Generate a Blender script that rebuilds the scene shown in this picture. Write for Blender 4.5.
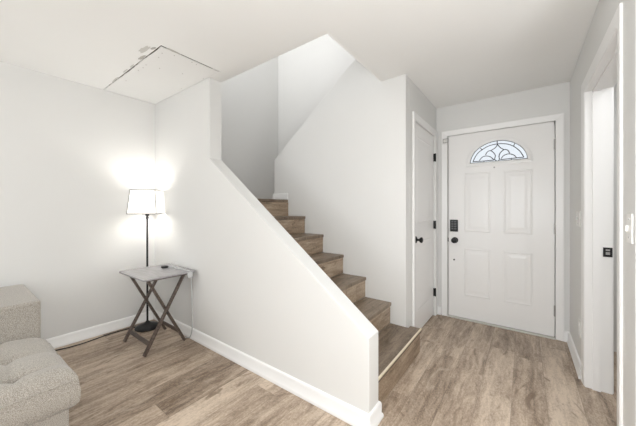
import bpy, bmesh, math, random
from mathutils import Vector, Matrix
random.seed(7)
PI = math.pi
scn = bpy.context.scene
for o in list(bpy.data.objects): bpy.data.objects.remove(o)
COL = scn.collection

# ------------------------------------------------------------------ camera
CAM_H = 1.22
cd = bpy.data.cameras.new('camera'); cam = bpy.data.objects.new('camera', cd); COL.objects.link(cam)
cam.location = (0, 0, CAM_H)
cam.rotation_euler = (PI/2, 0, math.radians(36.54))
cd.sensor_width = 36; cd.lens = 275.5/640*36; cd.shift_y = -4.5/640
cd.clip_start = .02
scn.camera = cam

# ------------------------------------------------------------------ light and exposure
w = bpy.data.worlds.new('sky'); scn.world = w; w.use_nodes = True
w.node_tree.nodes['Background'].inputs[0].default_value = (.92, .96, 1, 1)
w.node_tree.nodes['Background'].inputs[1].default_value = 1.1

def area(name, loc, rot, sx, sy, power, col=(1, 1, 1)):
    l = bpy.data.lights.new(name, 'AREA'); l.shape = 'RECTANGLE'; l.size = sx; l.size_y = sy
    l.energy = power; l.color = col
    o = bpy.data.objects.new(name, l); COL.objects.link(o); o.location = loc; o.rotation_euler = rot
    return o
def soft_point(name, loc, power, r=.12, col=(.955, .98, 1)):
    l = bpy.data.lights.new(name, 'POINT'); l.energy = power; l.shadow_soft_size = r; l.color = col
    o = bpy.data.objects.new(name, l); COL.objects.link(o); o.location = loc
    return o
# area light added at the unseen rear window opening to stand for daylight
area('rear_fill_light', (-1.1, -5.42, 1.25), (math.radians(97), 0, 0), 3.6, 2.0, 60, (.95, .975, 1))
# unseen point lights added around the camera as fill; no fixtures stand there
soft_point('living_fill_light', (-2.2, -.9, 1.54), 13, .09)  # added on the left, set for the slanting shadow on the middle wall
soft_point('centre_fill_light', (-.45, .0, 1.42), 8, .22)
soft_point('entry_fill_light', (.0, .10, 1.22), 47, .20)
soft_point('doorway_fill_light', (.55, 1.0, 1.15), 26, .14)
# area light added upstairs on the near wall to brighten the stairwell; no window there
area('upper_hall_fill_light', (-2.25, 1.52, 3.95), (math.radians(66), 0, 0), 1.6, .8, 46, (.985, .99, 1))
# area light added in the unseen side room to brighten the doorway jamb
area('side_room_fill_light', (1.1, 2.25, 2.2), (math.radians(18), 0, math.radians(75)), 1.0, .8, 10, (.97, .985, 1))
scn.view_settings.view_transform = 'Standard'
scn.view_settings.look = 'None'
scn.view_settings.gamma = 1
scn.view_settings.use_curve_mapping = False
scn.view_settings.exposure = 0.05

# ------------------------------------------------------------------ materials
def nmat(name):
    m = bpy.data.materials.new(name); m.use_nodes = True
    nt = m.node_tree; b = nt.nodes['Principled BSDF']
    return m, nt, b
def N(nt, t, **kw):
    n = nt.nodes.new(t)
    for k, v in kw.items(): setattr(n, k, v)
    return n
def plain(name, col, rough=.5, metal=0, bump=0, bscale=200, spec=.5, var=0):
    m, nt, b = nmat(name)
    b.inputs['Base Color'].default_value = (*col, 1); b.inputs['Roughness'].default_value = rough
    b.inputs['Metallic'].default_value = metal; b.inputs['Specular IOR Level'].default_value = spec
    g = N(nt, 'ShaderNodeNewGeometry')
    if bump:
        n = N(nt, 'ShaderNodeTexNoise'); n.inputs['Scale'].default_value = bscale; n.inputs['Detail'].default_value = 3
        nt.links.new(g.outputs['Position'], n.inputs['Vector'])
        bp = N(nt, 'ShaderNodeBump'); bp.inputs['Strength'].default_value = bump; bp.inputs['Distance'].default_value = .002
        nt.links.new(n.outputs['Fac'], bp.inputs['Height']); nt.links.new(bp.outputs[0], b.inputs['Normal'])
    if var:
        n = N(nt, 'ShaderNodeTexNoise'); n.inputs['Scale'].default_value = 3; n.inputs['Detail'].default_value = 2
        nt.links.new(g.outputs['Position'], n.inputs['Vector'])
        mx = N(nt, 'ShaderNodeMix', data_type='RGBA')
        mx.inputs[6].default_value = (*[c*(1-var) for c in col], 1); mx.inputs[7].default_value = (*[min(1, c*(1+var)) for c in col], 1)
        nt.links.new(n.outputs['Fac'], mx.inputs[0]); nt.links.new(mx.outputs[2], b.inputs['Base Color'])
    return m

M_WALL = plain('wall_paint', (.78, .776, .757), .6, bump=.12, bscale=260, spec=.3, var=.01)
M_CEIL = plain('ceiling_paint', (.915, .912, .893), .8, bump=.15, bscale=150, spec=.2, var=.01)
M_TRIM = plain('trim_paint', (.90, .893, .88), .35, bump=.02, bscale=60)
M_DOOR = plain('door_paint', (.91, .90, .885), .32, bump=.03, bscale=80)
M_BLACK = plain('black_metal', (.012, .012, .013), .4, .3)
M_DARK = plain('dark_bronze', (.03, .03, .032), .35, .6)
M_STEEL = plain('steel', (.42, .41, .40), .35, .9)
M_PLASTIC = plain('white_plastic', (.84, .83, .80), .3)
M_CORDW = plain('pale_cord', (.55, .56, .56), .5)
M_BOARD = plain('bare_board', (.85, .846, .83), .9, bump=.1, bscale=90, spec=.15, var=.02)
M_TORN = plain('torn_paper', (.52, .50, .47), .95, bump=.5, bscale=60, spec=.1, var=.12)
M_GAPW = plain('cavity_wood', (.18, .15, .12), .9)
M_STRIP = plain('cream_nosing', (.74, .66, .50), .3, 0)
M_CAME = plain('lead_came', (.03, .033, .036), .4, .6)

def wood(name, across='X', along='Y', pw=.178, plen=1.22, dark=1.0, seed=0.0, rough=.42, tint=(1, 1, 1)):
    """vinyl planks: 'across' and 'along' are world axes"""
    m, nt, b = nmat(name); L = nt.links.new
    g = N(nt, 'ShaderNodeNewGeometry'); s = N(nt, 'ShaderNodeSeparateXYZ'); L(g.outputs['Position'], s.inputs[0])
    def math_(op, a, bb=None, c=None):
        n = N(nt, 'ShaderNodeMath', operation=op)
        for i, v in enumerate((a, bb, c)):
            if v is None: continue
            if isinstance(v, (int, float)): n.inputs[i].default_value = v
            else: L(v, n.inputs[i])
        return n.outputs[0]
    A = math_('ADD', s.outputs[across], 20+seed); B = math_('ADD', s.outputs[along], 30+seed*1.7)
    row = math_('FLOOR', math_('DIVIDE', A, pw))
    wn = N(nt, 'ShaderNodeTexWhiteNoise', noise_dimensions='1D'); L(row, wn.inputs['W'])
    B2 = math_('ADD', B, math_('MULTIPLY', wn.outputs['Value'], plen))
    colm = math_('FLOOR', math_('DIVIDE', B2, plen))
    cb = N(nt, 'ShaderNodeCombineXYZ'); L(row, cb.inputs[0]); L(colm, cb.inputs[1]); cb.inputs[2].default_value = seed
    w3 = N(nt, 'ShaderNodeTexWhiteNoise', noise_dimensions='3D'); L(cb.outputs[0], w3.inputs['Vector'])
    pid = w3.outputs['Value']
    # seams
    fa = math_('FRACT', math_('DIVIDE', A, pw)); fb = math_('FRACT', math_('DIVIDE', B2, plen))
    ea = math_('MULTIPLY', math_('SUBTRACT', .5, math_('ABSOLUTE', math_('SUBTRACT', fa, .5))), pw)
    eb = math_('MULTIPLY', math_('SUBTRACT', .5, math_('ABSOLUTE', math_('SUBTRACT', fb, .5))), plen)
    seam = math_('LESS_THAN', math_('MINIMUM', ea, eb), .0013)
    # grain space : stretched along the plank, shifted per plank
    gx = math_('MULTIPLY', A, 1.0); gy = math_('MULTIPLY', B2, .13)
    gv = N(nt, 'ShaderNodeCombineXYZ'); L(gx, gv.inputs[0]); L(gy, gv.inputs[1]); L(math_('MULTIPLY', pid, 37), gv.inputs[2])
    n1 = N(nt, 'ShaderNodeTexNoise'); n1.inputs['Scale'].default_value = 6; n1.inputs['Detail'].default_value = 6
    n1.inputs['Roughness'].default_value = .62; n1.inputs['Distortion'].default_value = 1.4; L(gv.outputs[0], n1.inputs['Vector'])
    n2 = N(nt, 'ShaderNodeTexNoise'); n2.inputs['Scale'].default_value = 48; n2.inputs['Detail'].default_value = 4
    n2.inputs['Roughness'].default_value = .6; L(gv.outputs[0], n2.inputs['Vector'])
    gy2 = math_('MULTIPLY', B2, .45)
    gv2 = N(nt, 'ShaderNodeCombineXYZ'); L(gx, gv2.inputs[0]); L(gy2, gv2.inputs[1]); L(math_('MULTIPLY', pid, 91), gv2.inputs[2])
    n3 = N(nt, 'ShaderNodeTexNoise'); n3.inputs['Scale'].default_value = 7; n3.inputs['Detail'].default_value = 5
    n3.inputs['Distortion'].default_value = 2.2; L(gv2.outputs[0], n3.inputs['Vector'])
    n4 = N(nt, 'ShaderNodeTexNoise'); n4.inputs['Scale'].default_value = 130; n4.inputs['Detail'].default_value = 3
    n4.inputs['Roughness'].default_value = .7; L(gv2.outputs[0], n4.inputs['Vector'])
    ring = math_('POWER', math_('ABSOLUTE', math_('SINE', math_('MULTIPLY', n3.outputs['Fac'], 62))), .5)
    cr = N(nt, 'ShaderNodeValToRGB'); e = cr.color_ramp.elements
    e[0].position = .33; e[0].color = (.135*dark, .100*dark, .072*dark, 1)
    e[1].position = .64; e[1].color = (.50*dark, .425*dark, .345*dark, 1)
    k = e.new(.48); k.color = (.315*dark, .252*dark, .195*dark, 1)
    mixv = math_('ADD', math_('MULTIPLY', n1.outputs['Fac'], .56), math_('MULTIPLY', n2.outputs['Fac'], .32))
    mixv = math_('ADD', mixv, math_('MULTIPLY', math_('SUBTRACT', pid, .5), .13))
    mixv = math_('ADD', mixv, math_('MULTIPLY', n4.outputs['Fac'], .34))
    mixv = math_('ADD', mixv, math_('MULTIPLY', ring, .055))
    mixv = math_('ADD', mixv, -.155)
    L(mixv, cr.inputs[0])
    # dark knots and cathedral streaks
    kn = N(nt, 'ShaderNodeMapRange'); kn.inputs['From Min'].default_value = .40; kn.inputs['From Max'].default_value = .30
    L(n3.outputs['Fac'], kn.inputs['Value'])
    mk = N(nt, 'ShaderNodeMix', data_type='RGBA'); L(math_('MULTIPLY', kn.outputs[0], .72), mk.inputs[0])
    L(cr.outputs[0], mk.inputs[6]); mk.inputs[7].default_value = (.13*dark, .09*dark, .06*dark, 1)
    # pale limed flecks
    lf = N(nt, 'ShaderNodeMapRange'); lf.inputs['From Min'].default_value = .58; lf.inputs['From Max'].default_value = .72
    L(n3.outputs['Fac'], lf.inputs['Value'])
    ml = N(nt, 'ShaderNodeMix', data_type='RGBA'); L(math_('MULTIPLY', lf.outputs[0], .45), ml.inputs[0])
    L(mk.outputs[2], ml.inputs[6]); ml.inputs[7].default_value = (.50*dark, .43*dark, .355*dark, 1)
    ms = N(nt, 'ShaderNodeMix', data_type='RGBA'); L(math_('MULTIPLY', seam, .38), ms.inputs[0])
    L(ml.outputs[2], ms.inputs[6]); ms.inputs[7].default_value = (.08, .06, .045, 1)
    mt = N(nt, 'ShaderNodeMix', data_type='RGBA', blend_type='MULTIPLY'); mt.inputs[0].default_value = 1
    L(ms.outputs[2], mt.inputs[6]); mt.inputs[7].default_value = (*tint, 1)
    L(mt.outputs[2], b.inputs['Base Color'])
    b.inputs['Roughness'].default_value = rough; b.inputs['Specular IOR Level'].default_value = .4
    bp = N(nt, 'ShaderNodeBump'); bp.inputs['Strength'].default_value = .25; bp.inputs['Distance'].default_value = .001
    L(math_('SUBTRACT', mixv, math_('MULTIPLY', seam, .5)), bp.inputs['Height']); L(bp.outputs[0], b.inputs['Normal'])
    return m
M_FLOOR = wood('floor_planks', dark=1.26, tint=(1.02, .985, .955))
M_TREAD = wood('stair_tread_planks', 'X', 'Y', .20, 1.6, .57, 3.3, tint=(1.05, .98, .90))  # same planks as the floor, with the stairwell's shade darkened into the colour
M_RISER = wood('stair_riser_planks', 'Z', 'Y', .187, 1.6, .98, 5.1, tint=(1.06, .98, .88))

def fabric():
    m, nt, b = nmat('oatmeal_fabric'); L = nt.links.new
    g = N(nt, 'ShaderNodeNewGeometry')
    n = N(nt, 'ShaderNodeTexNoise'); n.inputs['Scale'].default_value = 330; n.inputs['Detail'].default_value = 3; n.inputs['Roughness'].default_value = .7
    L(g.outputs['Position'], n.inputs['Vector'])
    cr = N(nt, 'ShaderNodeValToRGB'); e = cr.color_ramp.elements
    e[0].position = .38; e[0].color = (.22, .202, .174, 1); e[1].position = .62; e[1].color = (.57, .525, .467, 1)
    L(n.outputs['Fac'], cr.inputs[0]); L(cr.outputs[0], b.inputs['Base Color'])
    b.inputs['Roughness'].default_value = .95; b.inputs['Specular IOR Level'].default_value = .1
    b.inputs['Sheen Weight'].default_value = .35; b.inputs['Sheen Roughness'].default_value = .5
    bp = N(nt, 'ShaderNodeBump'); bp.inputs['Strength'].default_value = .5; bp.inputs['Distance'].default_value = .003
    L(n.outputs['Fac'], bp.inputs['Height']); L(bp.outputs[0], b.inputs['Normal'])
    return m
M_FAB = fabric()

def tablewood(name, c0, c1, rough):
    m, nt, b = nmat(name); L = nt.links.new
    g = N(nt, 'ShaderNodeNewGeometry'); mp = N(nt, 'ShaderNodeMapping'); mp.inputs['Scale'].default_value = (4, 40, 40)
    L(g.outputs['Position'], mp.inputs[0])
    n = N(nt, 'ShaderNodeTexNoise'); n.inputs['Scale'].default_value = 1.6; n.inputs['Detail'].default_value = 5; L(mp.outputs[0], n.inputs['Vector'])
    cr = N(nt, 'ShaderNodeValToRGB'); e = cr.color_ramp.elements
    e[0].position = .35; e[0].color = (*c0, 1); e[1].position = .65; e[1].color = (*c1, 1)
    L(n.outputs['Fac'], cr.inputs[0]); L(cr.outputs[0], b.inputs['Base Color']); b.inputs['Roughness'].default_value = rough
    return m
M_TTOP = tablewood('grey_table_wood', (.29, .28, .285), (.35, .338, .348), .25)
M_TLEG = tablewood('brown_table_wood', (.060, .042, .033), (.125, .092, .073), .45)

def shade_mat():
    m, nt, b = nmat('lamp_shade_linen'); L = nt.links.new
    b.inputs['Base Color'].default_value = (.9, .88, .84, 1); b.inputs['Roughness'].default_value = .9
    b.inputs['Emission Color'].default_value = (1, .98, .95, 1); b.inputs['Emission Strength'].default_value = .55
    return m
M_SHADE = shade_mat()
def bulb_mat():
    m, nt, b = nmat('bulb_glow')
    b.inputs['Emission Color'].default_value = (1, .96, .9, 1); b.inputs['Emission Strength'].default_value = 6
    return m
M_BULB = bulb_mat()
def glass_mat():
    m, nt, b = nmat('textured_glass'); L = nt.links.new
    b.inputs['Base Color'].default_value = (.80, .82, .84, 1); b.inputs['Transmission Weight'].default_value = 1
    b.inputs['Roughness'].default_value = .25; b.inputs['IOR'].default_value = 1.3
    g = N(nt, 'ShaderNodeNewGeometry'); n = N(nt, 'ShaderNodeTexVoronoi'); n.inputs['Scale'].default_value = 45
    L(g.outputs['Position'], n.inputs['Vector'])
    bp = N(nt, 'ShaderNodeBump'); bp.inputs['Strength'].default_value = .6; bp.inputs['Distance'].default_value = .004
    L(n.outputs['Distance'], bp.inputs['Height']); L(bp.outputs[0], b.inputs['Normal'])
    return m
M_GLASS = glass_mat()

# ------------------------------------------------------------------ mesh helpers
def box(bm, x0, x1, y0, y1, z0, z1):
    xs, ys, zs = sorted((x0, x1)), sorted((y0, y1)), sorted((z0, z1))
    v = [bm.verts.new((x, y, z)) for x in xs for y in ys for z in zs]
    for f in ((0, 1, 3, 2), (4, 6, 7, 5), (0, 4, 5, 1), (2, 3, 7, 6), (0, 2, 6, 4), (1, 5, 7, 3)):
        bm.faces.new([v[i] for i in f])
    return v
def prism(bm, pts, axis, a, b):
    """pts: 2D polygon in the two other axes (in x,y,z order), extruded along axis from a to b"""
    def P(p, t):
        if axis == 'x': return (t, p[0], p[1])
        if axis == 'y': return (p[0], t, p[1])
        return (p[0], p[1], t)
    A = [bm.verts.new(P(p, a)) for p in pts]; B = [bm.verts.new(P(p, b)) for p in pts]
    bm.faces.new(A); bm.faces.new(B[::-1]); n = len(pts)
    for i in range(n): bm.faces.new((A[i], A[(i+1) % n], B[(i+1) % n], B[i]))
def bar(bm, p, q, w, h, up=(0, 0, 1), ext=0):
    """square-section bar from p to q; w across, h along 'up'"""
    p, q = Vector(p), Vector(q); d = (q-p).normalized(); p = p-d*ext; q = q+d*ext
    s = d.cross(Vector(up)).normalized()*(w/2); u = s.normalized().cross(d)*(h/2)
    A = [bm.verts.new(p+a*s+b*u) for a, b in ((-1, -1), (1, -1), (1, 1), (-1, 1))]
    B = [bm.verts.new(q+a*s+b*u) for a, b in ((-1, -1), (1, -1), (1, 1), (-1, 1))]
    bm.faces.new(A); bm.faces.new(B[::-1])
    for i in range(4): bm.faces.new((A[i], A[(i+1) % 4], B[(i+1) % 4], B[i]))
def tube(bm, pts, r, n=8, closed=False):
    pts = [Vector(p) for p in pts]; rings = []; m = len(pts); u = None
    for i, p in enumerate(pts):
        if closed: d = pts[(i+1) % m]-pts[i-1]
        else: d = pts[min(i+1, m-1)]-pts[max(i-1, 0)]
        d.normalize()
        if u is None:
            u = d.orthogonal().normalized()
        u = (u-d*u.dot(d)).normalized(); v = d.cross(u)
        rr = r[i] if isinstance(r, (list, tuple)) else r
        rings.append([bm.verts.new(p+rr*(math.cos(2*PI*k/n)*u+math.sin(2*PI*k/n)*v)) for k in range(n)])
    for i in range(m if closed else m-1):
        a, b = rings[i], rings[(i+1) % m]
        for k in range(n): bm.faces.new((a[k], a[(k+1) % n], b[(k+1) % n], b[k]))
    if not closed: bm.faces.new(rings[0][::-1]); bm.faces.new(rings[-1])
def lathe(bm, prof, origin=(0, 0, 0), axis=(0, 0, 1), n=28):
    """prof: (radius, distance along axis)"""
    ax = Vector(axis).normalized(); u = ax.orthogonal().normalized(); v = ax.cross(u); o = Vector(origin); rings = []
    for r, t in prof:
        if r < 1e-6: rings.append([bm.verts.new(o+ax*t)])
        else: rings.append([bm.verts.new(o+ax*t+r*(math.cos(2*PI*k/n)*u+math.sin(2*PI*k/n)*v)) for k in range(n)])
    for a, b in zip(rings, rings[1:]):
        for k in range(n):
            if len(a) == 1 and len(b) == 1: break
            if len(a) == 1: bm.faces.new((a[0], b[(k+1) % n], b[k]))
            elif len(b) == 1: bm.faces.new((a[k], a[(k+1) % n], b[0]))
            else: bm.faces.new((a[k], a[(k+1) % n], b[(k+1) % n], b[k]))
    if len(rings[0]) > 1: bm.faces.new(rings[0][::-1])
    if len(rings[-1]) > 1: bm.faces.new(rings[-1])
def smoothpath(pts, n=6):
    P = [Vector(p) for p in pts]; out = []
    for i in range(len(P)-1):
        a = P[max(i-1, 0)]; b = P[i]; c = P[i+1]; d = P[min(i+2, len(P)-1)]
        for k in range(n):
            t = k/n
            out.append(.5*((2*b)+(c-a)*t+(2*a-5*b+4*c-d)*t*t+(3*b-a-3*c+d)*t**3))
    out.append(P[-1]); return out
def obj(name, bm, mat, parent=None, bevel=0, segs=2, smooth=False, kind=None, label=None):
    bmesh.ops.recalc_face_normals(bm, faces=bm.faces)
    me = bpy.data.meshes.new(name); bm.to_mesh(me); bm.free()
    if mat: me.materials.append(mat)
    o = bpy.data.objects.new(name, me); COL.objects.link(o)
    if smooth:
        for p in me.polygons: p.use_smooth = True
        try: me.set_sharp_from_angle(angle=math.radians(50))
        except Exception: pass
    if bevel:
        b = o.modifiers.new('bevel', 'BEVEL'); b.width = bevel; b.segments = segs; b.limit_method = 'ANGLE'; b.angle_limit = math.radians(40)
    if parent is not None:
        o.parent = parent
        o.matrix_parent_inverse = Matrix.Translation(-parent.location) if parent.type == 'EMPTY' else Matrix()
    if kind: o['kind'] = kind
    if label: o['label'] = label
    return o
def struct(name, bm, mat, parent=None, **k): return obj(name, bm, mat, parent, kind='structure' if parent is None else None, **k)
def thing(name, label, cat, loc=(0, 0, 0), group=None):
    o = bpy.data.objects.new(name, None); COL.objects.link(o); o.location = loc; o.empty_display_size = .1
    o['label'] = label; o['category'] = cat
    if group: o['group'] = group
    return o
def tag(o, label, cat, group=None):
    o['label'] = label; o['category'] = cat
    if group: o['group'] = group
    return o
NB = bmesh.new

# ------------------------------------------------------------------ plan of the house (metres)
XL = -3.305; XR = 2.6; YB = -5.5; YH = 1.373; YI = 1.497; YM = 2.35; YM2 = 2.45; YF = 3.38; YU = 3.285; XC = -.82; XH = .335; YR = 1.53
ZC = 2.38; ZS = 2.62; ZT = 4.95
PX0, PY0, PX1 = XL, .90, -2.072          # hole of the ceiling patch
SX = -1.045                             # right edge of the stairwell opening

bm = NB(); box(bm, XL-.1, XR+.1, YB-.1, YF+.1, -.12, 0); struct('floor', bm, M_FLOOR)
bm = NB()
box(bm, PX1, XR, YB, YI, ZC, ZS); box(bm, XL, PX1, YB, PY0, ZC, ZS); box(bm, XL, PX1, YH, YI, ZC, ZS)
box(bm, SX, XR, YI, YM2, ZC, ZS); box(bm, XC, XR, YM2, YF, ZC, ZS)
struct('ceiling', bm, M_CEIL)
bm = NB(); box(bm, XL, PX1, PY0, YH, ZC+.06, ZS-.02); struct('ceiling', bm, M_GAPW)          # joists' cavity over the patch
bm = NB(); box(bm, XL-.1, XR+.1, YI-.12, YF+.1, ZT, ZT+.1); struct('ceiling', bm, M_CEIL)      # upper hall ceiling
bm = NB(); box(bm, XL-.12, XL, YB-.1, YF+.1, 0, ZT); struct('wall_left', bm, M_WALL)
# unseen wall behind the camera; its wide window is added for light
bm = NB(); wx0, wx1, wz0, wz1 = -2.4, 2.2, .12, 2.2
box(bm, XL, wx0, YB-.12, YB, 0, ZS); box(bm, wx1, XR, YB-.12, YB, 0, ZS); box(bm, wx0, wx1, YB-.12, YB, 0, wz0); box(bm, wx0, wx1, YB-.12, YB, wz1, ZS)
struct('wall_back', bm, M_WALL)
bm = NB()
for x in (wx0, -.87, .67, wx1): box(bm, x-.03, x+.03, YB-.1, YB-.04, wz0, wz1)
box(bm, wx0, wx1, YB-.1, YB-.04, wz0, wz0+.06); box(bm, wx0, wx1, YB-.1, YB-.04, wz1-.06, wz1)
struct('window_1', bm, M_TRIM)
bm = NB(); box(bm, XR, XR+.1, YB-.1, YF+.1, 0, ZT); struct('wall_right', bm, M_WALL)
# half wall beside the stairs
bm = NB()
prism(bm, [(XL, 0), (-.683, 0), (-.683, .505), (-2.234, 1.664), (-2.234, ZC), (XL, ZC)], 'y', YH, YI)
struct('wall_stair', bm, M_WALL, bevel=.004)
# upper part of the stairwell on the near side
bm = NB(); box(bm, XL, XR, YI-.12, YI, ZS, ZT); struct('wall_upper', bm, M_WALL)
bm = NB(); box(bm, XL, XC-.1, YU, YF, 0, ZT); struct('wall_upper', bm, M_WALL)
# middle wall carrying the upper flight
bm = NB()
prism(bm, [(-2.43, 0), (XC, 0), (XC, ZC), (SX, ZC), (SX, 2.885), (-2.43, 1.807)], 'y', YM, YM2)
struct('wall_middle', bm, M_WALL, bevel=.004)
# closet wall with its door hole
cy0, cy1, cz = 2.586, 3.302, 2.045
bm = NB(); box(bm, XC-.1, XC, YM2, cy0, 0, ZC); box(bm, XC-.1, XC, cy1, YF, 0, ZC); box(bm, XC-.1, XC, cy0, cy1, cz, ZC)
struct('wall_closet', bm, M_WALL)
# front wall with the entrance
dx0, dx1, dz = -.700, .236, 2.05
bm = NB()
box(bm, XL, dx0, YF, YF+.14, 0, ZT); box(bm, dx1, XR, YF, YF+.14, 0, ZT); box(bm, dx0, dx1, YF, YF+.14, dz, ZT)
struct('wall_front', bm, M_WALL)
# right wall of the entry hall with a doorway
hy0, hy1, hz = 1.765, 2.606, 2.03
bm = NB(); box(bm, XH, XH+.13, YR, hy0, 0, ZC); box(bm, XH, XH+.13, hy1, YF, 0, ZC); box(bm, XH, XH+.13, hy0, hy1, hz, ZC)
box(bm, XH+.13, XR, YR, YR+.12, 0, ZC)
struct('wall_hall', bm, M_WALL, bevel=.003)

# ------------------------------------------------------------------ trim
BASE = [(0, 0), (.022, 0), (.022, .012), (.019, .022), (.013, .028), (.014, .078), (.010, .088), (.005, .094), (0, .095)]
def baseboard(name, path):
    """path: 2D points; the board grows to the RIGHT of the walking direction"""
    bm = NB(); P = [Vector(p) for p in path]; rings = []
    for i, p in enumerate(P):
        ds = []
        if i > 0: ds.append((P[i]-P[i-1]).normalized())
        if i < len(P)-1: ds.append((P[i+1]-P[i]).normalized())
        ns = [Vector((d.y, -d.x)) for d in ds]
        n = sum(ns, Vector((0, 0)));  n = n/n.length_squared*(1 if len(ns) == 1 else 2) if len(ns) == 1 else n*(2/n.length_squared)
        rings.append([bm.verts.new((p.x+n.x*a, p.y+n.y*a, z)) for a, z in BASE])
    k = len(BASE)
    for a, b in zip(rings, rings[1:]):
        for i in range(k): bm.faces.new((a[i], a[(i+1) % k], b[(i+1) % k], b[i]))
    bm.faces.new(rings[0]); bm.faces.new(rings[-1][::-1])
    return struct(name, bm, M_TRIM, smooth=True)
baseboard('baseboard_left', [(XL, YB), (XL, YH-.027)])
baseboard('baseboard_stair', [(XL, YH), (-.683, YH), (-.683, YI), (-.72, YI)])
baseboard('baseboard_front', [(XC, YF), (-.768, YF)])
baseboard('baseboard_front', [(.295, YF), (XH, YF)])
baseboard('baseboard_hall', [(XH, YF-.027), (XH, 2.686)])
baseboard('baseboard_right', [(XR, YR), (XR, YB)])
baseboard('baseboard_return', [(XH, 1.60), (XH, YR), (XR-.03, YR)])

CAS = [(0, 0), (.066, 0), (.066, .016), (.060, .018), (.045, .015), (.020, .012), (.006, .010), (0, .008)]
def casing(name, fn, w0, w1, ztop, width=.066, mat=None, floor=0, tk=1.0):
    """mitred casing round an opening. fn(s, z, t) maps (along wall, height, out of wall) to world"""
    bm = NB(); k = len(CAS); sc = width/.066; rings = []
    for (s, z, ds, dz_) in ((w0, floor, -1, 0), (w0, ztop, -1, 1), (w1, ztop, 1, 1), (w1, floor, 1, 0)):
        rings.append([bm.verts.new(fn(s+ds*a*sc, z+dz_*a*sc, t*tk)) for a, t in CAS])
    for a, b in zip(rings, rings[1:]):
        for i in range(k): bm.faces.new((a[i], a[(i+1) % k], b[(i+1) % k], b[i]))
    bm.faces.new(rings[0]); bm.faces.new(rings[-1][::-1])
    return struct(name, bm, mat or M_TRIM)
casing('trim_1', lambda s, z, t: (s, YF-t, z), dx0, dx1, dz-.01, .060)
casing('trim_2', lambda s, z, t: (XC+t, s, z), cy0, cy1, cz, .060)
casing('trim_3', lambda s, z, t: (XH-t, s, z), hy0, hy1, hz-.01, .070, tk=.62)
casing('trim_4', lambda s, z, t: (XH+.13+t, s, z), hy0, hy1, hz-.01, .078)
# jambs with door stops
def jambs(name, axis, a0, a1, ztop, d0, d1, s0, s1):
    bm = NB(); T = .014; S = .012
    def bx(p0, p1, q0, q1, z0, z1):
        if axis == 'x': box(bm, p0, p1, q0, q1, z0, z1)
        else: box(bm, q0, q1, p0, p1, z0, z1)
    bx(a0, a0+T, d0, d1, 0, ztop); bx(a1-T, a1, d0, d1, 0, ztop); bx(a0+T, a1-T, d0, d1, ztop-T, ztop)
    if s0 is not None:
        bx(a0+T, a0+T+S, s0, s1, 0, ztop-T); bx(a1-T-S, a1-T, s0, s1, 0, ztop-T); bx(a0+T, a1-T, s0, s1, ztop-T-S, ztop-T)
    return struct(name, bm, M_TRIM)
jambs('trim_5', 'y', hy0, hy1, hz, XH-.001, XH+.131, XH+.035, XH+.075)
bm = NB(); box(bm, dx0, dx0+.03, YF+.05, YF+.13, 0, dz); box(bm, dx1-.03, dx1, YF+.05, YF+.13, 0, dz); box(bm, dx0, dx1, YF+.05, YF+.13, dz-.03, dz)
struct('trim_6', bm, M_TRIM)
bm = NB(); box(bm, dx0, dx1, YF-.028, YF+.13, 0, .012); struct('trim_7', bm, plain('threshold_metal', (.62, .60, .56), .4, .3), bevel=.004)
bm = NB(); box(bm, XC-.09, XC-.052, cy0, cy0+.012, 0, cz); box(bm, XC-.09, XC-.052, cy1-.012, cy1, 0, cz); box(bm, XC-.09, XC-.052, cy0, cy1, cz-.012, cz)
struct('trim_8', bm, M_TRIM)
# piece of base on the landing beside the middle wall, and its corner bead at the stairwell edge
bm = NB(); box(bm, -2.444, -2.20, YM-.014, YM, 1.324, 1.398); struct('baseboard_landing', bm, M_TRIM, bevel=.004)
bm = NB()
tube(bm, [(SX, YI, ZC+.002), (SX, YM, ZC+.002)], .006, 10)
struct('trim_9', bm, M_CEIL, smooth=True)

# ------------------------------------------------------------------ doors
def panel(fn, s0, s1, z0, z1, parent, mat, raise_=.0045, mw=.020):
    """embossed rectangular panel: a moulded ring, a sunk margin and a raised field"""
    bm = NB()
    loops = [(0, 0.0), (mw*.3, raise_*.9), (mw*.6, raise_), (mw, .0012), (mw+.018, .0012), (mw+.042, raise_*.85), (mw+.05, raise_*.85)]
    prev = None
    for d, h in loops:
        r = [bm.verts.new(fn(s, z, h)) for s, z in ((s0+d, z0+d), (s1-d, z0+d), (s1-d, z1-d), (s0+d, z1-d))]
        if prev:
            for i in range(4): bm.faces.new((prev[i], prev[(i+1) % 4], r[(i+1) % 4], r[i]))
        prev = r
    bm.faces.new(prev)
    return obj('panel', bm, mat, parent)

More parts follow.
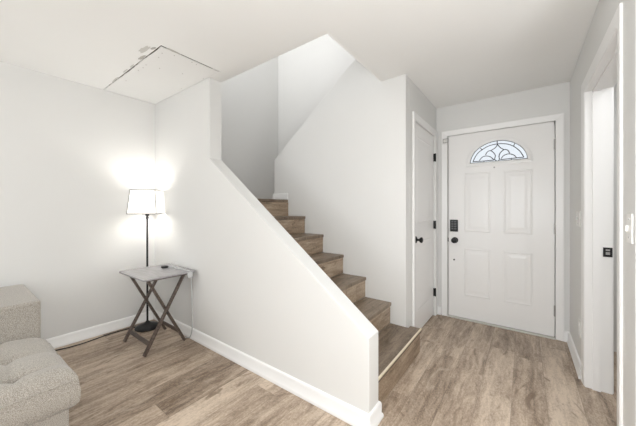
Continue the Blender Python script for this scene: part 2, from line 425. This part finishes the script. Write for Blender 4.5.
# entrance door: slab with an arched light
DY = 3.386           # room-side face of the slab
gx, gz0, ga, gb = -.223, 1.702, .262, .232       # centre, sill, half width and rise of the light
bm = NB()
NA = 32
arc = [(gx+ga*math.cos(PI*k/NA), gz0+gb*math.sin(PI*k/NA)) for k in range(NA+1)]    # right to left over the top
x0, x1, z0, z1 = dx0+.009, dx1-.009, .016, dz-.013
for y, flip in ((DY, 0), (DY+.045, 1)):
    vs = [bm.verts.new((x, y, z)) for x, z in arc]
    tl = bm.verts.new((x0, y, z1)); tr = bm.verts.new((x1, y, z1)); bl = bm.verts.new((x0, y, z0)); br = bm.verts.new((x1, y, z0))
    ml = bm.verts.new((x0, y, gz0)); mr = bm.verts.new((x1, y, gz0))
    h = NA//2
    bm.faces.new([mr, tr]+[vs[h]]+vs[:h][::-1]); bm.faces.new([tr, tl, vs[h]])
    bm.faces.new([tl, ml]+vs[h:][::-1]); bm.faces.new([ml, bl, br, mr]+[vs[0], vs[-1]])
    if not flip: front = (vs, [tl, ml, bl, br, mr, tr])
    else:
        for A, B in ((front[0]+[front[0][0]], vs+[vs[0]]), (front[1]+[front[1][0]], [tl, ml, bl, br, mr, tr, tl])):
            for i in range(len(A)-1): bm.faces.new((A[i], A[i+1], B[i+1], B[i]))
fd = struct('door_1', bm, M_DOOR)
fdn = lambda s, z, t: (s, DY-t, z)
for s0, s1, z0_, z1_ in ((-.530, -.285, .965, 1.605), (-.170, .065, .965, 1.605), (-.530, -.285, .265, .785), (-.170, .065, .265, .785)):
    panel(fdn, s0, s1, z0_, z1_, fd, M_DOOR)
# arched frame round the light
def arch_ring(bm, oa, ob, ozl, ia, ib, izl, ylo, yhi, n=32):
    O = [(gx+oa*math.cos(PI*k/n), gz0+ob*math.sin(PI*k/n)) for k in range(n+1)]; O = [(gx+oa, gz0-ozl)]+O+[(gx-oa, gz0-ozl)]
    I = [(gx+ia*math.cos(PI*k/n), gz0+ib*math.sin(PI*k/n)) for k in range(n+1)]; I = [(gx+ia, gz0-izl)]+I+[(gx-ia, gz0-izl)]
    mid = [((a[0]+b[0])/2, (a[1]+b[1])/2) for a, b in zip(O, I)]
    L = [[bm.verts.new((x, y, z)) for x, z in ps] for ps, y in ((O, yhi), (O, ylo+.003), (mid, ylo), (I, ylo+.004), (I, yhi))]
    m = len(O)
    for a, b in zip(L, L[1:]+[L[0]]):
        for i in range(m): bm.faces.new((a[i], a[(i+1) % m], b[(i+1) % m], b[i]))
bm = NB(); arch_ring(bm, .288, .256, .030, .252, .222, -.006, DY-.018, DY+.004); fl = obj('fanlight_frame', bm, M_TRIM, fd)
bm = NB(); pts = [(gx+.256*math.cos(PI*k/32), gz0+.226*math.sin(PI*k/32)) for k in range(33)]
prism(bm, pts, 'y', DY+.012, DY+.018); obj('fanlight_glass', bm, M_GLASS, fd, label='textured pale blue arched glass')
CAMES = [[(-0.448, 1.728), (-0.41, 1.804), (-0.358, 1.85), (-0.296, 1.881), (-0.223, 1.891), (-0.145, 1.88), (-0.083, 1.846), (-0.033, 1.79), (-0.003, 1.731)],
[(-0.47, 1.713), (-0.223, 1.711), (0.026, 1.713)],
[(-0.448, 1.728), (-0.41, 1.728), (-0.344, 1.726), (-0.252, 1.727)], [(-0.198, 1.725), (-0.114, 1.727), (-0.003, 1.729)],
[(-0.223, 1.887), (-0.236, 1.86), (-0.261, 1.84), (-0.285, 1.828)],
[(-0.33, 1.788), (-0.313, 1.818), (-0.285, 1.828), (-0.258, 1.805), (-0.241, 1.771), (-0.247, 1.733), (-0.223, 1.708)],
[(-0.223, 1.887), (-0.198, 1.849), (-0.166, 1.824)],
[(-0.119, 1.782), (-0.135, 1.815), (-0.166, 1.824), (-0.198, 1.795), (-0.209, 1.761), (-0.206, 1.728), (-0.223, 1.708)],
[(-0.387, 1.735), (-0.358, 1.769), (-0.324, 1.777), (-0.285, 1.763), (-0.252, 1.727)],
[(-0.193, 1.733), (-0.166, 1.765), (-0.124, 1.776), (-0.083, 1.759), (-0.063, 1.732)],
[(-0.376, 1.866), (-0.358, 1.844)], [(-0.225, 1.923), (-0.225, 1.891)], [(-0.073, 1.882), (-0.085, 1.852)],
[(-.344, 1.728), (-.344, 1.708)], [(-.105, 1.728), (-.105, 1.708)],
[(gx+.252*math.cos(PI*k/16), gz0+.222*math.sin(PI*k/16)) for k in range(17)]]
bm = NB()
for c in CAMES: tube(bm, smoothpath([(x, DY+.010, z) for x, z in c], 4) if len(c) > 2 else [(x, DY+.010, z) for x, z in c], .0042, 6)
obj('leaded_came', bm, M_CAME, fd, label='dark lead lines of the fan pattern')
# hardware
bm = NB(); box(bm, -.672, -.592, DY-.022, DY, .962, 1.094); kp = obj('keypad_lock', bm, M_BLACK, fd, bevel=.006, label='black keypad deadbolt')
bm = NB()
for r in range(4):
    for c in range(2): box(bm, -.658+c*.030, -.636+c*.030, DY-.0245, DY-.0215, 1.065-r*.026, 1.081-r*.026)
obj('keypad_button', bm, plain('keypad_grey', (.10, .10, .105), .3), kp)
bm = NB(); lathe(bm, [(.033, 0), (.033, .006), (.028, .009), (.012, .012), (.011, .032), (.024, .038), (.030, .050), (.029, .062), (.020, .068), (0, .070)], (-.624, DY, .866), (0, -1, 0))
obj('door_knob', bm, M_BLACK, fd, smooth=True, label='round black door knob')
bm = NB(); box(bm, x0-.012, x0+.001, DY-.004, DY+.012, .845, .888); obj('latch_plate', bm, M_DARK, fd)
bm = NB(); lathe(bm, [(.009, 0), (.009, .004), (.006, .006), (0, .006)], (-.632, DY, .646), (0, -1, 0), 16); obj('bore_plug', bm, M_DARK, fd, smooth=True)
bm = NB(); lathe(bm, [(.008, 0), (.008, .004), (.004, .005), (0, .005)], (-.250, DY, 1.648), (0, -1, 0), 16); obj('peephole', bm, M_STEEL, fd, smooth=True)
for z in (1.82, 1.03, .26):
    bm = NB(); tube(bm, [(dx1-.005, DY-.006, z-.05), (dx1-.005, DY-.006, z+.05)], .0065, 10); box(bm, dx1-.013, dx1-.005, DY-.003, DY, z-.048, z+.048)
    obj('hinge', bm, M_STEEL, fd, smooth=True)
# frame-mounted night latch at the top left of the casing
lt = thing('door_guard', 'small white metal swing guard at the top left corner of the front door', 'door guard', (-.72, YF-.018, 1.985))
bm = NB(); box(bm, -.748, -.712, YF-.024, YF-.016, 1.955, 2.015); obj('guard_plate', bm, M_PLASTIC, lt, bevel=.002)
bm = NB(); tube(bm, [(-.740, YF-.03, 1.965), (-.740, YF-.03, 2.005), (-.685, YF-.040, 2.005), (-.685, YF-.040, 1.965)], .0035, 8, True)
obj('guard_loop', bm, M_STEEL, lt, smooth=True)

# closet door
bm = NB(); box(bm, XC-.050, XC-.012, cy0+.004, cy1-.004, .012, cz-.004); clo = struct('door_2', bm, M_DOOR, bevel=.002)
cdn = lambda s, z, t: (XC-.012+t, s, z)
for s0, s1, z0_, z1_ in ((cy0+.105, cy1-.105, 1.08, 1.92), (cy0+.105, cy1-.105, .22, .90)): panel(cdn, s0, s1, z0_, z1_, clo, M_DOOR, .003)
bm = NB(); lathe(bm, [(.032, 0), (.032, .006), (.026, .010), (.011, .014), (.010, .034), (.020, .040), (.027, .050), (.027, .060), (.018, .066), (0, .068)], (XC-.012, 2.655, .922), (1, 0, 0))
obj('door_knob', bm, M_BLACK, clo, smooth=True, label='round black door knob')
for z in (1.80, 1.035, .268):
    bm = NB(); tube(bm, [(XC+.010, cy1-.004, z-.046), (XC+.010, cy1-.004, z+.046)], .0068, 10); box(bm, XC-.012, XC+.004, cy1-.010, cy1-.004, z-.044, z+.044)
    obj('hinge', bm, M_BLACK, clo, smooth=True, label='black butt hinge')

# strike plate of the side doorway
sp = thing('strike_plate', 'black latch strike plate on the jamb of the right hand doorway', 'strike plate', (XH+.108, hy1-.015, .93))
bm = NB(); box(bm, XH+.086, XH+.130, hy1-.0185, hy1-.014, .900, .962); obj('plate', bm, M_BLACK, sp, bevel=.001)
bm = NB(); box(bm, XH+.098, XH+.118, hy1-.0200, hy1-.018, .915, .932); box(bm, XH+.098, XH+.118, hy1-.0200, hy1-.018, .940, .950); obj('latch_lip', bm, M_STEEL, sp)

# ------------------------------------------------------------------ stairs
st = thing('staircase', 'brown wood plank staircase rising behind the white sloping half wall', 'staircase', (-.7, 1.92, 0))
RUN, RISE, Z1 = .2475, .187, .200
for i in range(7):
    x = -.700-RUN*i; z = Z1+RISE*i; last = (i == 6)
    xb = XL+.002 if last else x-RUN-.012
    ya, yb = (YI+.002, YM-.002)
    bm = NB()
    if i == 0:
        prism(bm, [(xb, YI+.002), (x, YI+.002), (x, 2.398), (XC+.022, 2.398), (XC+.022, YM-.002), (xb, YM-.002)], 'z', z-.030, z)
    elif last:
        prism(bm, [(xb, YI+.002), (x, YI+.002), (x, YM-.016), (-2.446, YM-.016), (-2.446, YU-.004), (xb, YU-.004)], 'z', z-.030, z)
    else: box(bm, xb, x, ya, yb, z-.030, z)
    obj('tread', bm, M_TREAD, st, bevel=.006, segs=2)
    bm = NB(); zb = 0.001 if i == 0 else z-RISE+.001
    if i == 0:
        prism(bm, [(x-.034, YI+.002), (x-.012, YI+.002), (x-.012, 2.386), (XC+.022, 2.386), (XC+.022, YM-.002), (x-.034, YM-.002)], 'z', zb, z-.031)
    else: box(bm, x-.030, x-.012, ya, yb, zb, z-.031)
    obj('riser', bm, M_RISER, st)
bm = NB(); box(bm, -.710, -.6985, YI+.004, 2.396, Z1-.012, Z1+.003); obj('nosing_strip', bm, M_STRIP, st, bevel=.003, label='cream metal edge strip on the lowest tread')
# upper flight behind the middle wall
for i in range(6):
    x = -2.43+RUN*i; z = 1.322+RISE*(i+1)
    bm = NB(); box(bm, x, x+RUN+.012, YM2+.002, YU-.004, z-.030, z); obj('tread', bm, M_TREAD, st)
    bm = NB(); box(bm, x+.012, x+.030, YM2+.002, YU-.004, z-RISE+.001, z-.031); obj('riser', bm, M_RISER, st)

# ------------------------------------------------------------------ ceiling patch
pt = thing('ceiling_patch', 'unpainted drywall patch in the ceiling corner with ragged cracked edges', 'ceiling patch', (-2.69, 1.15, ZC))
def ragged(p, q, n, amp, base):
    out = []
    for k in range(n+1):
        t = k/n; b = base(t)+random.uniform(-amp, amp)
        d = Vector((q[0]-p[0], q[1]-p[1])).normalized(); nrm = Vector((-d.y, d.x))
        out.append((p[0]+(q[0]-p[0])*t+nrm.x*b, p[1]+(q[1]-p[1])*t+nrm.y*b))
    return out
g0 = .004
edge = []
edge += [(XL+.006, YH-.002), (XL+.006, PY0+.010)]
edge += ragged((XL+.02, PY0+.004), (PX1-.012, PY0+.005), 34, .0028, lambda t: .001+.005*math.exp(-((t-.93)/.10)**2)+.004*math.exp(-((t-.45)/.2)**2)+.002*math.exp(-((t-.08)/.06)**2))
edge += ragged((PX1-.012, PY0+.008), (PX1-.010, YH-.002), 16, .0015, lambda t: .001+.004*(1-t))
bm = NB(); prism(bm, edge, 'z', ZC-.001, ZC+.003); obj('drywall_panel', bm, M_BOARD, pt)
def flake(cx, cy, r0, r1, rot, seed, th=.0022, mat=M_TORN, name='torn_paper', z=ZC):
    rnd = random.Random(seed); bm = NB(); P = []
    for k in range(16):
        a = 2*PI*k/16; f = rnd.uniform(.72, 1.15); x = r0*f*math.cos(a); y = r1*f*math.sin(a)
        P.append((cx+x*math.cos(rot)-y*math.sin(rot), cy+x*math.sin(rot)+y*math.cos(rot)))
    prism(bm, P, 'z', z-th, z-.0002); return obj(name, bm, mat, pt)
M_TORN2 = plain('skim_smear', (.66, .645, .61), .95, bump=.4, bscale=80, spec=.1, var=.08)
flake(-2.225, .850, .075, .020, .05, 1, mat=M_TORN2); flake(-2.36, .885, .05, .012, .1, 2)
flake(-2.155, .885, .03, .010, .2, 3); flake(-2.56, .890, .04, .007, 0, 4, mat=M_TORN2)
flake(-2.075, .985, .010, .055, .05, 5); flake(-2.70, .888, .05, .006, 0, 6, mat=M_TORN2); flake(-2.95, .892, .09, .006, 0, 7, mat=M_TORN2)
for k, (x, y) in enumerate([(-2.17, .95), (-2.25, .96), (-2.13, 1.02), (-2.115, 1.15), (-2.12, 1.19), (-2.07, 1.17), (-2.45, .95), (-2.52, .955), (-2.60, .95), (-2.42, 1.04), (-2.36, 1.2), (-2.66, 1.34), (-2.3, 1.355), (-2.9, .96)]):
    bm = NB(); lathe(bm, [(.0045, 0), (.0045, .0014), (0, .0015)], (x, y, ZC-.0008 if y > PY0 and x < PX1 else ZC), (0, 0, -1), 8)
    obj('nail_head', bm, M_TORN, pt)

# ------------------------------------------------------------------ sofa
sf = thing('sofa', 'oatmeal fabric sofa with tufted seat and low square back against the left wall', 'sofa', (-2.6, -.5, 0))
SY0 = -1.75; SY1 = .358
bm = NB(); box(bm, -3.262, -2.575, SY0, SY1+.010, .06, .612); obj('backrest', bm, M_FAB, sf, bevel=.018, segs=4, smooth=True)
bm = NB(); box(bm, -2.573, -1.885, SY0+.02, .372, .045, .192); obj('seat_base', bm, M_FAB, sf, bevel=.01, segs=2)
# tufted cushion
X0, X1c, Y0c, Y1c = -2.580, -1.855, SY0+.01, .400
nx, ny = 56, 128
seamx = [-2.255, -1.995]; seamy = [.182-.27*k for k in range(8)]
def top(x, y):
    d = min(X1c-x, Y1c-y, y-Y0c); R = .10
    z = .402
    if d < R:
        t = 1-max(d, 0)/R; z -= .056*(1-math.sqrt(max(0, 1-t*t)))
    de = Y1c-y
    if de < .26: z -= .034*(1-max(de, 0)/.26)**1.6*min(1, (X1c-x)/.45)
    if x < X0+.03: z -= .012*(1-(x-X0)/.03)
    fade = min(1, max(0, (Y1c-y-.05)/.14)); fx = min(1, max(0, (X1c-x-.02)/.08))
    for s in seamx: z -= .026*math.exp(-((x-s)/.020)**2)*fade*(.45+.55*max(math.exp(-((y-q)/.06)**2) for q in seamy))
    for q in seamy: z -= .024*math.exp(-((y-q)/.018)**2)*fx*(.5+.5*max(math.exp(-((x-s)/.06)**2) for s in seamx))
    for s in seamx:
        for q in seamy: z -= .026*math.exp(-(((x-s)**2+(y-q)**2)/.030**2))
    # puffs between the seams
    px = min(abs(x-s) for s in seamx+[X0-.02, X1c+.03])
    z += .012*min(1, px/.1)
    return z
bm = NB(); G = [[bm.verts.new((X0+(X1c-X0)*i/nx, Y0c+(Y1c-Y0c)*j/ny, top(X0+(X1c-X0)*i/nx, Y0c+(Y1c-Y0c)*j/ny))) for j in range(ny+1)] for i in range(nx+1)]
for i in range(nx):
    for j in range(ny): bm.faces.new((G[i][j], G[i+1][j], G[i+1][j+1], G[i][j+1]))
ring = [G[i][0] for i in range(nx+1)]+[G[nx][j] for j in range(1, ny+1)]+[G[i][ny] for i in range(nx-1, -1, -1)]+[G[0][j] for j in range(ny-1, 0, -1)]
cur = ring; m_ = len(ring)
cxm, cym = (X0+X1c)/2, (Y0c+Y1c)/2
for off, z in ((.007, .302), (.010, .280), (.009, .248), (.004, .218), (-.012, .200), (-.035, .194)):
    nr = []
    for v in ring:
        x, y = v.co.x, v.co.y
        ox = off if abs(x-X1c) < 1e-5 else (0 if abs(x-X0) < 1e-5 else 0)
        oy = off if abs(y-Y1c) < 1e-5 else (-off if abs(y-Y0c) < 1e-5 else 0)
        nr.append(bm.verts.new((x+ox, y+oy, z)))
    for k in range(m_): bm.faces.new((cur[k], cur[(k+1) % m_], nr[(k+1) % m_], nr[k]))
    cur = nr
bm.faces.new(cur)
cu = obj('seat_cushion', bm, M_FAB, sf, smooth=True)
bm = NB(); tube(bm, [(X1c+.004, Y0c, .340), (X1c+.004, Y1c-.03, .340), (X1c-.006, Y1c-.002, .337), (X1c-.03, Y1c+.004, .334), (-2.1, Y1c+.004, .322), (-2.4, Y1c+.004, .312), (X0+.01, Y1c+.004, .312)], .004, 8)
obj('piping', bm, M_FAB, cu, smooth=True)
for s in seamx:
    for q in seamy:
        bm = NB(); lathe(bm, [(.012, 0), (.012, .003), (.008, .007), (0, .008)], (s, q, top(s, q)-.001), (0, 0, 1), 14); obj('tuft_button', bm, M_FAB, cu, smooth=True)
for x, y in ((-1.97, .29), (-1.97, SY0+.1), (-3.18, .29), (-3.18, SY0+.1)):
    bm = NB(); lathe(bm, [(.018, 0), (.024, .062)], (x, y, 0), (0, 0, 1), 14); obj('leg', bm, M_BLACK, sf, smooth=True)

# ------------------------------------------------------------------ folding tray table
TX0, TX1, TY0, TY1, TZ = -2.965, -2.418, .920, 1.362, .652
tt = thing('tray_table', 'small folding wooden tray table with grey top and crossed brown legs', 'table', ((TX0+TX1)/2, (TY0+TY1)/2, 0))
bm = NB(); P = []
def corner(cx, cy, r, a0):
    return [(cx+r*math.cos(a0+PI/2*k/6), cy+r*math.sin(a0+PI/2*k/6)) for k in range(7)]
r = .028
P = corner(TX1-r, TY1-r, r, 0)+corner(TX0+r, TY1-r, r, PI/2)+corner(TX0+r, TY0+r, r, PI)+corner(TX1-r, TY0+r, r, 1.5*PI)
prism(bm, P, 'z', TZ-.016, TZ); obj('tabletop', bm, M_TTOP, tt, bevel=.004)
lx = (-2.925, -2.500)
for k, x in enumerate(lx):
    xi = x+.022 if k == 0 else x-.022
    bm = NB(); bar(bm, (x, .955, .008), (x, 1.285, .628), .019, .034, (1, 0, 0)); obj('leg', bm, M_TLEG, tt, bevel=.003)
    bm = NB(); bar(bm, (xi, 1.300, .008), (xi, .985, .628), .019, .034, (1, 0, 0)); obj('leg', bm, M_TLEG, tt, bevel=.003)
    bm = NB(); lathe(bm, [(.006, -.018), (.006, .036)], (xi if k == 0 else x, 1.1255, .320), (1, 0, 0) if k else (1, 0, 0), 12); obj('pivot_bolt', bm, M_DARK, tt)
def yz(t, a, b): return (a[0]+(b[0]-a[0])*t, a[1]+(b[1]-a[1])*t)
y, z = yz(.13, (.955, .008), (1.285, .628))
bm = NB(); bar(bm, (lx[0]+.009, y, z), (lx[1]-.009, y, z), .032, .014, (0, .88, -.47)); obj('stretcher', bm, M_TLEG, tt, bevel=.002)
y, z = yz(.16, (1.300, .008), (.985, .628))
bm = NB(); bar(bm, (lx[0]+.031, y, z), (lx[1]-.031, y, z), .014, .028, (0, 0, 1)); obj('stretcher', bm, M_TLEG, tt, bevel=.002)
for yy, a, b in ((.985, lx[0]+.012, lx[1]-.012), (1.285, lx[0]-.009, lx[1]+.009)):
    bm = NB(); box(bm, a-.01, b+.01, yy-.014, yy+.014, TZ-.038, TZ-.016); obj('top_rail', bm, M_TLEG, tt, bevel=.002)
for x in (TX0+.055, TX1-.04):
    bm = NB(); box(bm, x-.009, x+.009, TY0+.05, TY1-.03, TZ-.030, TZ-.016); obj('side_rail', bm, M_TLEG, tt, bevel=.002)

rm = thing('lamp_switch', 'small black oval cord switch lying on the tray table', 'switch', (-2.765, 1.235, TZ))
bm = NB(); lathe(bm, [(0, 0), (.030, 0), (.036, .005), (.036, .011), (.030, .018), (.016, .021), (0, .021)], (0, 0, 0), (0, 0, 1), 28)
bmesh.ops.scale(bm, vec=(1.0, .72, 1), verts=bm.verts); bmesh.ops.rotate(bm, matrix=Matrix.Rotation(.5, 3, 'Z'), verts=bm.verts); bmesh.ops.translate(bm, vec=(-2.765, 1.235, TZ+.0005), verts=bm.verts)
obj('switch_body', bm, M_BLACK, rm, smooth=True)
bm = NB(); lathe(bm, [(.010, 0), (.010, .003), (0, .004)], (-2.765, 1.235, TZ+.0205), (0, 0, 1), 16); obj('push_button', bm, M_DARK, rm, smooth=True)
bm = NB()
tube(bm, smoothpath([(-2.735, 1.252, TZ+.006), (-2.69, 1.285, TZ+.005), (-2.62, 1.275, TZ+.005), (-2.53, 1.29, TZ+.005), (-2.45, 1.285, TZ+.005), (-2.418, 1.29, TZ+.0055), (-2.405, 1.295, TZ-.012), (-2.405, 1.300, TZ-.08), (-2.41, 1.310, .42), (-2.43, 1.325, .22), (-2.455, 1.335, .10), (-2.52, 1.343, .012), (-2.62, 1.325, .005)], 6), .0042, 8)
o = tag(obj('power_cord', bm, M_CORDW, smooth=True), 'pale grey cord running over the tray table edge and hanging to the floor', 'cord')
bm = NB(); box(bm, -2.4175, -2.398, 1.268, 1.312, TZ-.050, TZ-.004); obj('cord_clip', bm, M_CORDW, o, bevel=.004)

# ------------------------------------------------------------------ floor lamp
LB = Vector((-3.10, 1.215, 0)); LT = Vector((-3.106, 1.215, 1.15))
lp = thing('floor_lamp', 'lit floor lamp with white square shade and thin black pole in the corner', 'lamp', LB)
bm = NB(); lathe(bm, [(0, 0), (.108, 0), (.112, .006), (.110, .016), (.095, .028), (.060, .042), (.030, .052), (.016, .066), (.010, .075)], LB, (0, 0, 1), 36)
obj('lamp_base', bm, M_BLACK, lp, smooth=True)
bm = NB(); tube(bm, [LB+Vector((0, 0, .06)), LT+Vector((0, 0, .0))], .0088, 14)
lathe(bm, [(.0095, 0), (.014, .004), (.014, .016), (.0095, .02)], LB.lerp(LT, .52), (0, 0, 1), 14)
obj('pole', bm, M_BLACK, lp, smooth=True)
bm = NB(); lathe(bm, [(.009, 0), (.015, .004), (.016, .012), (.010, .018), (.010, .026), (.017, .032), (.019, .062), (.012, .07)], LT-Vector((0, 0, .035)), (0, 0, 1), 18)
obj('lamp_socket', bm, M_DARK, lp, smooth=True)
sc = Vector((-3.107, 1.222, 0)); ang = 0.0
def sq(r): return [(sc.x+r*math.cos(ang+PI/2*k), sc.y+r*math.sin(ang+PI/2*k)) for k in range(4)]
bm = NB(); zb, zt = 1.165, 1.408; rb, rt = .188, .160
R = [[bm.verts.new((x, y, z)) for x, y in sq(r_)] for r_, z in ((rb, zb), (rt, zt), (rt-.004, zt), (rb-.004, zb))]
for a, b in zip(R, R[1:]+[R[0]]):
    for k in range(4): bm.faces.new((a[k], a[(k+1) % 4], b[(k+1) % 4], b[k]))
obj('lamp_shade', bm, M_SHADE, lp, label='glowing white tapered square shade')
M_SEAM = plain('shade_binding', (.22, .21, .20), .8)
bm = NB()
for rr, zz in ((rb+.001, zb+.003), (rt+.001, zt-.003)):
    q = sq(rr); tube(bm, [(x, y, zz) for x, y in q], .0035, 6, True)
q0, q1 = sq(rb+.001), sq(rt+.001)
for k in range(4): tube(bm, [(*q0[k], zb), (*q1[k], zt)], .0028, 6)
obj('shade_trim', bm, M_SEAM, lp)
bm = NB(); q = sq(rb-.006)
for k in range(4): tube(bm, [(q[k][0], q[k][1], zb+.02), (sc.x, sc.y, zb+.012)], .002, 6)
obj('shade_spider', bm, M_STEEL, lp)
bm = NB(); lathe(bm, [(.010, 0), (.014, .01), (.028, .045), (.030, .06), (.022, .082), (0, .092)], (sc.x, sc.y, 1.19), (0, 0, 1), 18); obj('bulb', bm, M_BULB, lp, smooth=True)
pl_ = bpy.data.lights.new('lamp_bulb_light', 'POINT'); pl_.energy = 5.5; pl_.shadow_soft_size = .035; pl_.color = (1, .98, .95)
po = bpy.data.objects.new('lamp_bulb_light', pl_); COL.objects.link(po); po.location = (sc.x, sc.y, 1.315)
po.parent = lp; po.matrix_parent_inverse = Matrix.Translation(-lp.location)

bm = NB()
tube(bm, smoothpath([(-3.195, 1.150, .006), (-3.215, 1.08, .0045), (-3.225, 1.0, .0045), (-3.222, .90, .0045), (-3.205, .80, .0045), (-3.195, .72, .0045), (-3.20, .64, .0045), (-3.215, .58, .0045), (-3.235, .53, .0055), (-3.252, .49, .030), (-3.258, .45, .032), (-3.2, .40, .01)], 6), .0048, 8)
tag(obj('power_cord', bm, M_BLACK, smooth=True), 'black cord lying along the left baseboard from lamp base to sofa', 'cord')

# ------------------------------------------------------------------ switches and outlet
def plate(name, label, cat, fn, s0, s1, z0, z1, kind='switch', group=None):
    c = fn((s0+s1)/2, (z0+z1)/2, 0); t = thing(name, label, cat, c, group)
    def bx(s0, s1, z0, z1, t0, t1):
        bm = NB(); a = fn(s0, z0, t0); b = fn(s1, z1, t1); box(bm, a[0], b[0], a[1], b[1], a[2], b[2]); return bm
    obj('cover_plate', bx(s0, s1, z0, z1, 0, .006), M_PLASTIC, t, bevel=.002)
    m = (s0+s1)/2; zm = (z0+z1)/2
    if kind == 'switch':
        b_ = bx(m-.005, m+.005, zm-.012, zm+.012, .006, .016); obj('toggle', b_, M_PLASTIC, t, bevel=.002)
        for q in (-.036, .036): obj('screw', bx(m-.003, m+.003, zm+q-.003, zm+q+.003, .006, .0072), M_STEEL, t)
    else:
        for q in (-.02, .02): obj('receptacle', bx(m-.014, m+.014, zm+q-.013, zm+q+.013, .006, .009), M_PLASTIC, t, bevel=.002)
    return t
hw = lambda s, z, t: (XH-t, s, z)
plate('light_switch', 'white light switch on the hall wall between front door and right doorway', 'light switch', hw, 2.775, 2.935, 1.085, 1.20)
plate('light_switch', 'white light switch at the far right edge, nearest to the camera', 'light switch', hw, 1.555, 1.618, 1.085, 1.20)
plate('wall_outlet', 'white low wall outlet on the hall wall above the baseboard', 'outlet', hw, 2.765, 2.845, .27, .385, kind='outlet')
